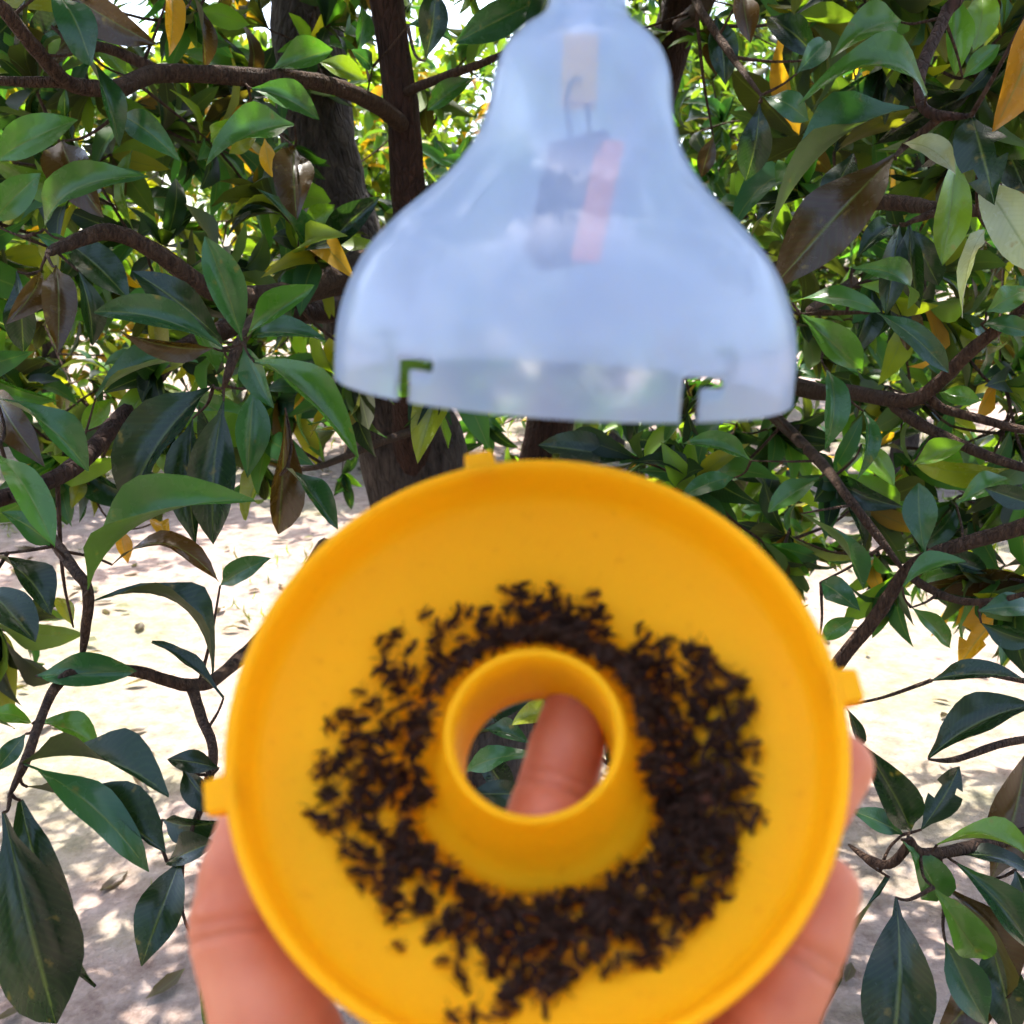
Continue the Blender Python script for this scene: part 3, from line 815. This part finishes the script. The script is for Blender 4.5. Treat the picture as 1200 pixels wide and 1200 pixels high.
# ------------------------------------------------------------------ yellow trap base (a dish with a central funnel)
def cam_vec(x, y, z): return RIGHT * x + UP * y + FWD * z
DC = at(622.5, 836.1, .2141)                       # centre of the dish's rim
r_ = (DC - CAM).normalized(); right_ = FWD.cross(UP) if False else r_.cross(UP).normalized(); up_ = right_.cross(r_).normalized()
UPA, LEFTA = .350, .045
DN = (-r_ * math.cos(UPA) * math.cos(LEFTA) + up_ * math.sin(UPA) - right_ * math.sin(LEFTA)).normalized()
DX = (right_ - DN * right_.dot(DN)).normalized(); DY = DN.cross(DX).normalized()
DM = Matrix(((DX.x, DY.x, DN.x, DC.x), (DX.y, DY.y, DN.y, DC.y), (DX.z, DY.z, DN.z, DC.z), (0, 0, 0, 1)))
def dish(px, py, h):
    """where the sight line through a photo pixel meets the plane h above the dish's rim"""
    ray = (at(px, py, 1) - CAM); o = DC + DN * h
    t = (o - CAM).dot(DN) / ray.dot(DN)
    return CAM + ray * t
base_root = empty('trap_dish', (0, 0, 0)); base_root.matrix_basis = DM
tag(base_root, 'round yellow plastic trap base with central funnel, held up full of dead flies', 'trap dish')
def part(name, V, Fc, mat, root, solid=0, bev=0, smooth=True):
    me = mesh(name, V, Fc); me.materials.append(mat)
    if smooth: me.polygons.foreach_set('use_smooth', [True] * len(me.polygons))
    o = bpy.data.objects.new(name, me); COL.objects.link(o); o.parent = root
    if bev:
        b = o.modifiers.new('bevel', 'BEVEL'); b.width = bev; b.segments = 3; b.limit_method = 'ANGLE'
    return o
FLOOR_H, RIM_R, TUBE_H, TUBE_R, TUBE_B = -.0310, .0655, -.0119, .0205, .0285
def floor_h(r): return FLOOR_H + max(0.0, r - .031) / .030 * .0160
def arc(cx, cz, r, a0, a1, n=6): return [(cx + r * math.cos(R(a0 + (a1 - a0) * i / n)), cz + r * math.sin(R(a0 + (a1 - a0) * i / n))) for i in range(n + 1)]
wall = 0.0016
prof = [(TUBE_B + .004, FLOOR_H), (.038, floor_h(.038)), (.046, floor_h(.046)), (.054, floor_h(.054)), (.0595, floor_h(.0595) + .0001), (.0620, floor_h(.062) + .0006), (.0634, -.0125), (.0642, -.0095), (.0648, -.005), (.0652, -.0015)] + \
       [(.0660, -.0003), (.0668, 0.0), (.0675, -.0005), (.0678, -.0014), (.0677, -.0028), (.0670, -.0042), (.0665, -.006), (.0658, -.0110), (.0648, -.0148), (.0625, -.0168)] + \
       [(r, floor_h(r) - .0019) for r in (.0595, .054, .046, .038, TUBE_B + .004)]
V, Fc = lathe(prof, 128, True); part('bowl', V, Fc, M_YELLOW, base_root)
hgt = TUBE_H - FLOOR_H
outer = [(TUBE_B + .0042, FLOOR_H + .0003), (TUBE_B + .001, FLOOR_H + .0012)] + [(TUBE_B + (TUBE_R - TUBE_B) * t ** .75, FLOOR_H + .002 + (hgt - .0035) * t) for t in (.12, .3, .5, .7, .88)] + [(TUBE_R + .0003, TUBE_H - .0008), (TUBE_R - .0003, TUBE_H - .0001), (TUBE_R - .0009, TUBE_H), (TUBE_R - .0016, TUBE_H - .0006)]
inner = [(TUBE_R - .0021, TUBE_H - .002)] + [(TUBE_R - .0022, TUBE_H - .002 - q * .0065) for q in range(1, 5)] + [(TUBE_R - .0018, FLOOR_H - .0075), (TUBE_R - .0006, FLOOR_H - .0075), (TUBE_R - .0001, FLOOR_H - .004), (TUBE_R + .001, FLOOR_H - .0021), (TUBE_B + .0042, FLOOR_H - .0021)]
V, Fc = lathe(outer + inner, 96, True); part('funnel', V, Fc, M_YELLOW, base_root)
def tab_mesh(a):
    V = []
    for (rr, hw, z) in [(.0660, .0042, -.0006), (.0722, .0036, -.0008), (.0660, .0042, -.0052), (.0722, .0036, -.0048)]:
        for s in (-1, 1):
            x, y = rr, s * hw
            V.append((x * math.cos(a) - y * math.sin(a), x * math.sin(a) + y * math.cos(a), z))
    return V, [(0, 1, 3, 2), (4, 6, 7, 5), (2, 3, 7, 6), (0, 2, 6, 4), (1, 5, 7, 3), (0, 4, 5, 1)]
for a in (101, 194, 281, 5):
    V, Fc = tab_mesh(R(a)); part('locking_tab', V, Fc, M_YELLOW, base_root, bev=.0007, smooth=False)

# ------------------------------------------------------------------ dead flies
def ico(center, sx, sy, sz, rot=None, seg=7, ring=5):
    V, Fc = [], []
    for i in range(ring + 1):
        th = math.pi * i / ring
        for k in range(seg):
            ph = 2 * math.pi * k / seg
            v = Vector((sx * math.cos(th), sy * math.sin(th) * math.cos(ph), sz * math.sin(th) * math.sin(ph)))
            if rot: v = rot @ v
            V.append(Vector(center) + v)
    for i in range(ring):
        for k in range(seg): Fc.append((i * seg + k, i * seg + (k + 1) % seg, (i + 1) * seg + (k + 1) % seg, (i + 1) * seg + k))
    return V, Fc
def fly_data(seed):
    """head, thorax, abdomen, two wings and six crooked legs; unit about 1 long"""
    rr = random.Random(seed); V, Fc = [], []
    def add(vf):
        o = len(V); V.extend(vf[0]); Fc.extend([tuple(i + o for i in f) for f in vf[1]])
    curl = rr.uniform(.1, .7)
    add(ico((.10, 0, .0), .20, .13, .125))
    add(ico((.35, 0, -.02 + rr.uniform(-.05, .05)), .09, .105, .095, None, 6, 4))
    add(ico((-.26 * math.cos(curl), rr.uniform(-.06, .06), -.20 * math.sin(curl)), .31, .115, .11, Matrix.Rotation(curl, 3, 'Y')))
    for s in (-1, 1):
        sp = rr.uniform(.05, .8); up = rr.uniform(-.1, .4)
        d = Vector((-math.cos(sp), s * math.sin(sp), up)).normalized(); n = d.orthogonal().normalized(); c = Vector((.12, s * .09, .10))
        o = len(V); side = d.cross(Vector((0, 0, 1))).normalized()
        for t, w in ((0, .015), (.22, .055), (.45, .07), (.60, .02)):
            V.append(c + d * t + side * w); V.append(c + d * t - side * w * .6)
        for q in range(3): Fc.append((o + 2 * q, o + 2 * q + 1, o + 2 * q + 3, o + 2 * q + 2))
        for q in range(3):
            b = Vector((.22 - q * .12, s * .10, -.08)); a = rr.uniform(-.6, .6) + (q - 1) * -.5
            k1 = b + Vector((math.sin(a) * .20, s * rr.uniform(.16, .32), rr.uniform(-.04, .20))); k2 = k1 + Vector((rr.uniform(-.32, .32), s * rr.uniform(-.10, .30), rr.uniform(-.32, .10)))
            add(tube_data([b, k1, k2], [.030, .024, .015], 3))
    return V, Fc
FLY = []
for s in range(8):
    V, Fc = fly_data(s); me = mesh('fly', V, Fc); me.materials.append(M_FLY); me.polygons.foreach_set('use_smooth', [True] * len(me.polygons)); FLY.append((me, np.array([tuple(v) for v in V]), Fc))
# pile outline: inner and outer limit in photo pixels round the funnel's foot, by angle (deg, 0 = right, 90 = up)
FC_PX = (630, 905)
OUT = [(0, 256, 104), (25, 262, 91), (40, 225, 86), (60, 200, 81), (80, 218, 96), (100, 222, 106), (115, 205, 96), (135, 245, 81), (155, 240, 81), (172, 262, 106), (185, 272, 111),
       (200, 268, 111), (218, 252, 111), (235, 255, 111), (250, 262, 126), (265, 292, 131), (280, 268, 131), (300, 275, 126), (315, 268, 114), (335, 262, 108), (360, 256, 104)]
def limit(a, c):
    for i in range(len(OUT) - 1):
        if OUT[i][0] <= a <= OUT[i + 1][0]:
            t = (a - OUT[i][0]) / (OUT[i + 1][0] - OUT[i][0]); return OUT[i][c] * (1 - t) + OUT[i + 1][c] * t
WEIGHT = [(0, 1.0), (30, .95), (60, .95), (90, .9), (115, .75), (150, .55), (180, .6), (210, .65), (240, .65), (270, .7), (300, .8), (330, 1.0), (360, 1.0)]
def weight(a):
    for i in range(len(WEIGHT) - 1):
        if WEIGHT[i][0] <= a <= WEIGHT[i + 1][0]:
            t = (a - WEIGHT[i][0]) / (WEIGHT[i + 1][0] - WEIGHT[i][0]); return WEIGHT[i][1] * (1 - t) + WEIGHT[i + 1][1] * t
flies = []
DMi = DM.inverted()
while len(flies) < 920:
    a = random.random() * 360
    if random.random() > weight(a): continue
    lo, hi = limit(a, 2), limit(a, 1)
    r = lo + (hi - lo) * random.betavariate(1.6, 2.0 if a > 60 and a < 300 else 1.5)
    r = min(r, hi * random.uniform(.9, 1.03))
    p = dish(FC_PX[0] + r * math.cos(R(a)), FC_PX[1] - r * math.sin(R(a)), FLOOR_H + .006)
    q = DMi @ p
    rad = math.hypot(q.x, q.y)
    if rad > 0.0600: q.x *= 0.0600 / rad; q.y *= 0.0600 / rad
    if rad < (.0335 if 195 < a < 345 else TUBE_B - .0035): continue
    layer = random.random() * weight(a) * (1 - abs((r - lo) / (hi - lo) - .45))
    q.z = floor_h(math.hypot(q.x, q.y)) + .0012 + .006 * layer + max(0.0, .0315 - math.hypot(q.x, q.y)) * 2.2
    flies.append((q, layer))
for (px, py) in ((372, 958), (386, 968), (405, 832), (428, 858), (462, 745), (590, 686), (610, 690), (694, 692), (568, 706), (640, 1090), (545, 1155), (600, 1165), (640, 1185), (560, 1195), (590, 1190), (655, 1150), (470, 1110), (760, 1118), (425, 1040), (880, 830), (884, 960), (535, 1195), (615, 1150)):
    q = DMi @ dish(px, py, FLOOR_H + .010); q.z = floor_h(math.hypot(q.x, q.y)) + .0014
    rad = math.hypot(q.x, q.y)
    if rad > 0.0600: q.x *= 0.0600 / rad; q.y *= 0.0600 / rad
    flies.append((q, 2.0))
flies.sort(key=lambda f: -f[1])
def fly_matrix(q):
    s = random.uniform(.0038, .0068)
    rot = Matrix.Rotation(random.random() * 6.28, 4, 'Z') @ Matrix.Rotation(random.uniform(-1.2, 1.2) if random.random() < .6 else random.uniform(2, 4), 4, 'X') @ Matrix.Rotation(random.uniform(-.6, .6), 4, 'Y')
    return DM @ Matrix.Translation(q) @ rot @ Matrix.Scale(s, 4)
VV, FF, off = [], [], 0
for i, (q, l) in enumerate(flies):
    M = fly_matrix(q)
    if i < 300:
        o = bpy.data.objects.new('fly', FLY[i % 8][0]); o.matrix_basis = M; COL.objects.link(o)
        an = math.degrees(math.atan2(q.y, q.x)) % 360
        where = ('in the thick heap right of the funnel' if an < 45 or an >= 315 else 'in the thin arc above the funnel' if an < 135 else 'in the loose heap left of the funnel' if an < 225 else 'in the heap below the funnel')
        tag(o, ('stray dark dead fly at the edge ' + where.replace('in the', 'of the', 1) if l >= 2 else 'small dark dead fly ' + where + ' of the yellow dish'), 'fly', 'dead flies in the yellow dish')
    else:
        me, va, fc = FLY[i % 8]; m = np.array(M)
        VV.extend((va @ m[:3, :3].T + m[:3, 3]).tolist()); FF.extend([tuple(k + off for k in f) for f in fc]); off += len(va)
o = obj_from('fly_heap', mesh('fly_heap', VV, FF), M_FLY)
tag(o, 'lower layer of the dark heap of dead flies on the yellow base', 'flies', kind='stuff')

# ------------------------------------------------------------------ translucent bell dome
DOME_D = .285
dome_c = at(658, 450, DOME_D)
k_ = DOME_D / F_PX * .962
roll = R(3.2)
ax_z = (Vector((0, 0, 1)) * math.cos(roll) + RIGHT * math.sin(roll)).normalized()
ax_z = (ax_z + Vector((0, -.030, 0))).normalized()
ax_x = (RIGHT - ax_z * RIGHT.dot(ax_z)).normalized(); ax_y = ax_z.cross(ax_x)
BM = Matrix(((ax_x.x, ax_y.x, ax_z.x, dome_c.x), (ax_x.y, ax_y.y, ax_z.y, dome_c.y), (ax_x.z, ax_y.z, ax_z.z, dome_c.z), (0, 0, 0, 1)))
dome_root = empty('trap_dome', (0, 0, 0)); dome_root.matrix_basis = BM
tag(dome_root, 'milky translucent bell-shaped plastic trap dome hanging above the yellow base', 'trap dome')
DP = [(0, 273), (70, 270), (118, 258), (165, 236), (205, 204), (235, 173), (265, 144), (305, 118), (345, 105), (385, 99), (415, 88), (436, 70), (449, 52), (458, 45), (475, 43), (520, 43)]
hs = np.array([p[0] for p in DP]) * k_ * .905; rs = np.array([p[1] for p in DP]) * k_
SL_H0, SL_H1 = 33 * k_, 44 * k_
# smooth the profile with a cubic through the measured points
def catmull(xs, ys, t):
    i = int(np.clip(np.searchsorted(xs, t) - 1, 0, len(xs) - 2)); x0, x1 = xs[i], xs[i + 1]; u = (t - x0) / (x1 - x0)
    m0 = (ys[i + 1] - ys[max(i - 1, 0)]) / (xs[i + 1] - xs[max(i - 1, 0)]); m1 = (ys[min(i + 2, len(xs) - 1)] - ys[i]) / (xs[min(i + 2, len(xs) - 1)] - xs[i]); dx = x1 - x0
    return (2 * u ** 3 - 3 * u ** 2 + 1) * ys[i] + (u ** 3 - 2 * u * u + u) * dx * m0 + (-2 * u ** 3 + 3 * u * u) * ys[i + 1] + (u ** 3 - u * u) * dx * m1
hh = sorted(set([0.0, .0006, SL_H0 * .5, SL_H0, SL_H1] + list(np.linspace(SL_H1 + .002, hs[-1], 64))))
SEG = 360
V, Fc = [], []
for h in hh:
    r = float(catmull(hs, rs, h)) if h > 0 else float(rs[0])
    for k in range(SEG):
        a = 2 * math.pi * k / SEG
        V.append((r * math.sin(a), -r * math.cos(a), h))        # angle 0 faces the camera, positive to the right
def in_slot(k, h):
    a = k + .5
    for s in (-41.0, 22.5, 117, -125):
        d = (a - s + 180) % 360 - 180
        if h < SL_H0 and 0 <= d <= 4.2: return True
        if SL_H0 <= h < SL_H1 and 0 <= d <= 10: return True
    return False
for i in range(len(hh) - 1):
    for k in range(SEG):
        if in_slot(k, (hh[i] + hh[i + 1]) / 2): continue
        k2 = (k + 1) % SEG
        Fc.append((i * SEG + k, i * SEG + k2, (i + 1) * SEG + k2, (i + 1) * SEG + k))
shell = part('bell', V, Fc, M_MILKY, dome_root)
sm = shell.modifiers.new('thickness', 'SOLIDIFY'); sm.thickness = .0012; sm.offset = -1
ht = float(hs[-1])
V, Fc = lathe([(.0, ht - .004), (.0080, ht - .004), (.0086, ht - .003), (.0086, ht + .006), (.0078, ht + .008), (.003, ht + .0085), (0, ht + .0085)], 40); part('neck_plug', V, Fc, M_STUB, dome_root)
# hanging wire up to the branch over the frame
top_l = Vector((0, 0, ht + .0085))
hook = BM @ top_l
wire_top = hook + Vector((.03, .25, .62))
wp = [Vector((0, 0, ht + .006)), Vector((0, 0, ht + .02)), BM.inverted() @ (hook + Vector((.004, .03, .15))), BM.inverted() @ wire_top]
Pp, Qq = smooth_path(wp, [.0009] * 4, 8); V, Fc = tube_data(Pp, Qq, 8); part('hanging_wire', V, Fc, M_WIRE, dome_root)
limb('branch', [P(840, -200, 2.27), (P(840, -200, 2.27) + wire_top) / 2 + Vector((0, 0, .05)), wire_top, wire_top + Vector((-.25, -.1, .04))], [.02, .013, .008, .005], M_TWIG, TREE)

# lure inside the dome: tan clip, wire and a red wooden block hanging from it
def dome_local(px, py, dd=0.0): return BM.inverted() @ at(px, py, DOME_D + dd)
lure = empty('lure', tuple(at(680, 40, DOME_D))); tag(lure, 'reddish wooden lure block on a wire below a tan clip inside the dome', 'lure')
def box_between(name, a, b, wx, wy, mat, yaw=0.0, bev=.0006):
    z = (b - a).normalized(); x = (RIGHT * math.cos(yaw) + FWD * math.sin(yaw)); x = (x - z * x.dot(z)).normalized(); y = z.cross(x)
    V = [a + x * (sx * wx) + y * (sy * wy) for sx, sy in ((-1, -1), (1, -1), (1, 1), (-1, 1))] + [b + x * (sx * wx) + y * (sy * wy) for sx, sy in ((-1, -1), (1, -1), (1, 1), (-1, 1))]
    F6 = [(3, 2, 1, 0), (4, 5, 6, 7), (0, 1, 5, 4), (1, 2, 6, 5), (2, 3, 7, 6), (3, 0, 4, 7)]
    o = obj_from(name, mesh(name, V, F6), mat, lure, smooth=False)
    bm_ = o.modifiers.new('bevel', 'BEVEL'); bm_.width = bev; bm_.segments = 2
    return o
pxm = DOME_D / F_PX
LD = DOME_D - .014
box_between('stub', at(684, -8, LD), at(682, 50, LD), 13 * pxm, .003, M_STUB)
box_between('clip', at(680, 44, LD), at(678, 124, LD), 19 * pxm, .0035, M_CAP)
Pp, Qq = smooth_path([at(688, 122, LD), at(690, 150, LD), at(686, 175, LD)], [.0006] * 3); V, Fc = tube_data(Pp, Qq, 6); obj_from('wire', mesh('wire', V, Fc), M_WIRE, lure)
Pp, Qq = smooth_path([at(680, 92, LD - .004), at(668, 98, LD - .005), at(664, 120, LD - .004), at(668, 150, LD), at(672, 176, LD)], [.0006] * 5); V, Fc = tube_data(Pp, Qq, 6); obj_from('wire', mesh('wire', V, Fc), M_WIRE, lure)
box_between('eyelet', at(678, 160, LD), at(678, 178, LD), 8 * pxm, .002, M_STUB)
box_between('wooden_block', at(686, 172, LD - .004), at(656, 302, LD - .016), 36 * pxm, 40 * pxm * .5, M_WOOD, yaw=R(-35), bev=.001)
box_between('painted_lit_side', at(716, 168, LD - .013), at(686, 304, LD - .026), 14 * pxm, .0012, M_LIT_SIDE, yaw=R(-10), bev=.0004)  # right face of the block, its light painted on as an orange slab

# ------------------------------------------------------------------ the hand holding the base
HB = FLOOR_H - .0115
def hp(px, py, h=HB): return dish(px, py, h)
FING = {
    'index': [(hp(590, 1215, HB - .006), .0125), (hp(622, 1030, HB - .002), .0112), (hp(652, 925, HB), .0104), (hp(682, 812, HB + .002), .0088)],
    'middle': [(hp(690, 1210, HB - .006), .0120), (hp(806, 1015, -.0385), .0104), (hp(868, 885, -.0322), .0094), (hp(902, 792, -.0272), .0080)],
    'ring': [(hp(775, 1250, HB - .006), .0112), (hp(868, 1072, -.0330), .0100), (hp(940, 962, -.0290), .0090), (hp(985, 897, -.0262), .0078)],
    'little': [(hp(815, 1340, HB - .002), .0108), (hp(890, 1215, -.0320), .0096), (hp(938, 1118, -.0270), .0090), (hp(966, 1044, -.0250), .0080)],
    'thumb': [(hp(430, 1400, HB - .006), .0165), (hp(340, 1250, -.0380), .0140), (hp(282, 1085, -.0275), .0118), (hp(312, 930, -.0275), .0094)],
}
down = -DY
palm_c = hp(600, 1330, HB - .014)
wrist = palm_c + down * .065 - DN * .004
fore1 = wrist + Vector((-.01, -.02, -.11)); fore2 = wrist + Vector((-.03, -.08, -.26))
def capsule(bm, a, b, ra, rb):
    d = b - a; L = d.length; q = d.to_track_quat('Z', 'Y').to_matrix()
    rings = []
    prof = [(ra * math.cos(t), -ra * math.sin(t)) for t in (math.pi / 2 * .98, 1.1, .7, .35, 0)] + [(rb * math.cos(t), L + rb * math.sin(t)) for t in (0, .35, .7, 1.1, math.pi / 2 * .98)]
    for r, z in prof:
        rings.append([bm.verts.new(a + q @ Vector((r * math.cos(2 * math.pi * k / 20), r * math.sin(2 * math.pi * k / 20), z))) for k in range(20)])
    for i in range(len(rings) - 1):
        for k in range(20): bm.faces.new((rings[i][k], rings[i][(k + 1) % 20], rings[i + 1][(k + 1) % 20], rings[i + 1][k]))
    bm.faces.new(list(reversed(rings[0]))); bm.faces.new(rings[-1])
bm = bmesh.new()
for n, ch in FING.items():
    for (a, ra), (b, rb) in zip(ch[:-1], ch[1:]): capsule(bm, a, b, ra, rb)
    # finger pads bulge toward the dish between the creases
    for (a, ra), (b, rb) in zip(ch[1:-1], ch[2:]): capsule(bm, a.lerp(b, .35) + DN * .0012, a.lerp(b, .7) + DN * .0012, (ra * .98), (rb * .99))
    if n != 'thumb': capsule(bm, ch[0][0], wrist.lerp(palm_c, .3), ch[0][1], .017)
mcps = [FING[k][0][0] for k in ('index', 'middle', 'ring', 'little')]
for a, b in zip(mcps[:-1], mcps[1:]): capsule(bm, a, b, .0120, .0112)
capsule(bm, palm_c, wrist, .019, .019); capsule(bm, palm_c + DX * .02, wrist + DX * .012, .017, .018); capsule(bm, palm_c - DX * .02, wrist - DX * .012, .017, .018)
capsule(bm, FING['thumb'][0][0], wrist - DX * .01, .0165, .019); capsule(bm, FING['thumb'][0][0], palm_c, .0165, .018); capsule(bm, FING['thumb'][0][0], FING['index'][0][0], .013, .011)
for dx in (-.012, .012):
    capsule(bm, wrist + DX * dx, fore1 + DX * dx, .020, .023); capsule(bm, fore1 + DX * dx, fore2 + DX * dx * 1.2, .023, .034)
me = bpy.data.meshes.new('hand'); bm.to_mesh(me); bm.free()
tmp = bpy.data.objects.new('hand_tmp', me); COL.objects.link(tmp)
rm = tmp.modifiers.new('r', 'REMESH'); rm.mode = 'VOXEL'; rm.voxel_size = .0012; rm.use_smooth_shade = True
s1 = tmp.modifiers.new('s', 'SMOOTH'); s1.factor = .6; s1.iterations = 9
dg = bpy.context.evaluated_depsgraph_get(); ev = tmp.evaluated_get(dg); hm = bpy.data.meshes.new_from_object(ev)
bpy.data.objects.remove(tmp)
# creases across the finger joints
nv = len(hm.vertices); co = np.zeros(nv * 3); hm.vertices.foreach_get('co', co); co = co.reshape(-1, 3); nr = np.zeros(nv * 3); hm.vertices.foreach_get('normal', nr); nr = nr.reshape(-1, 3)
disp = np.zeros(nv)
for n, ch in FING.items():
    for i in (1, 2):
        c = np.array(ch[i][0]); ax = np.array((ch[i + 1][0] - ch[i - 1][0]).normalized()); rel = co - c; s = rel @ ax
        lat = np.linalg.norm(rel - s[:, None] * ax, axis=1); front = np.clip(nr @ np.array(DN) + .2, 0, 1)
        for o_, dp in ((-.0014, .0013), (.0016, .0010)):
            disp -= dp * np.exp(-((s - o_) / .0010) ** 2) * (lat < ch[i][1] * 1.5) * front
co += nr * disp[:, None]; hm.vertices.foreach_set('co', co.ravel()); hm.update()
hand = obj_from('hand', hm, M_SKIN)
tag(hand, "person's bare hand gripping the yellow base from behind, index finger seen through the funnel", 'hand')
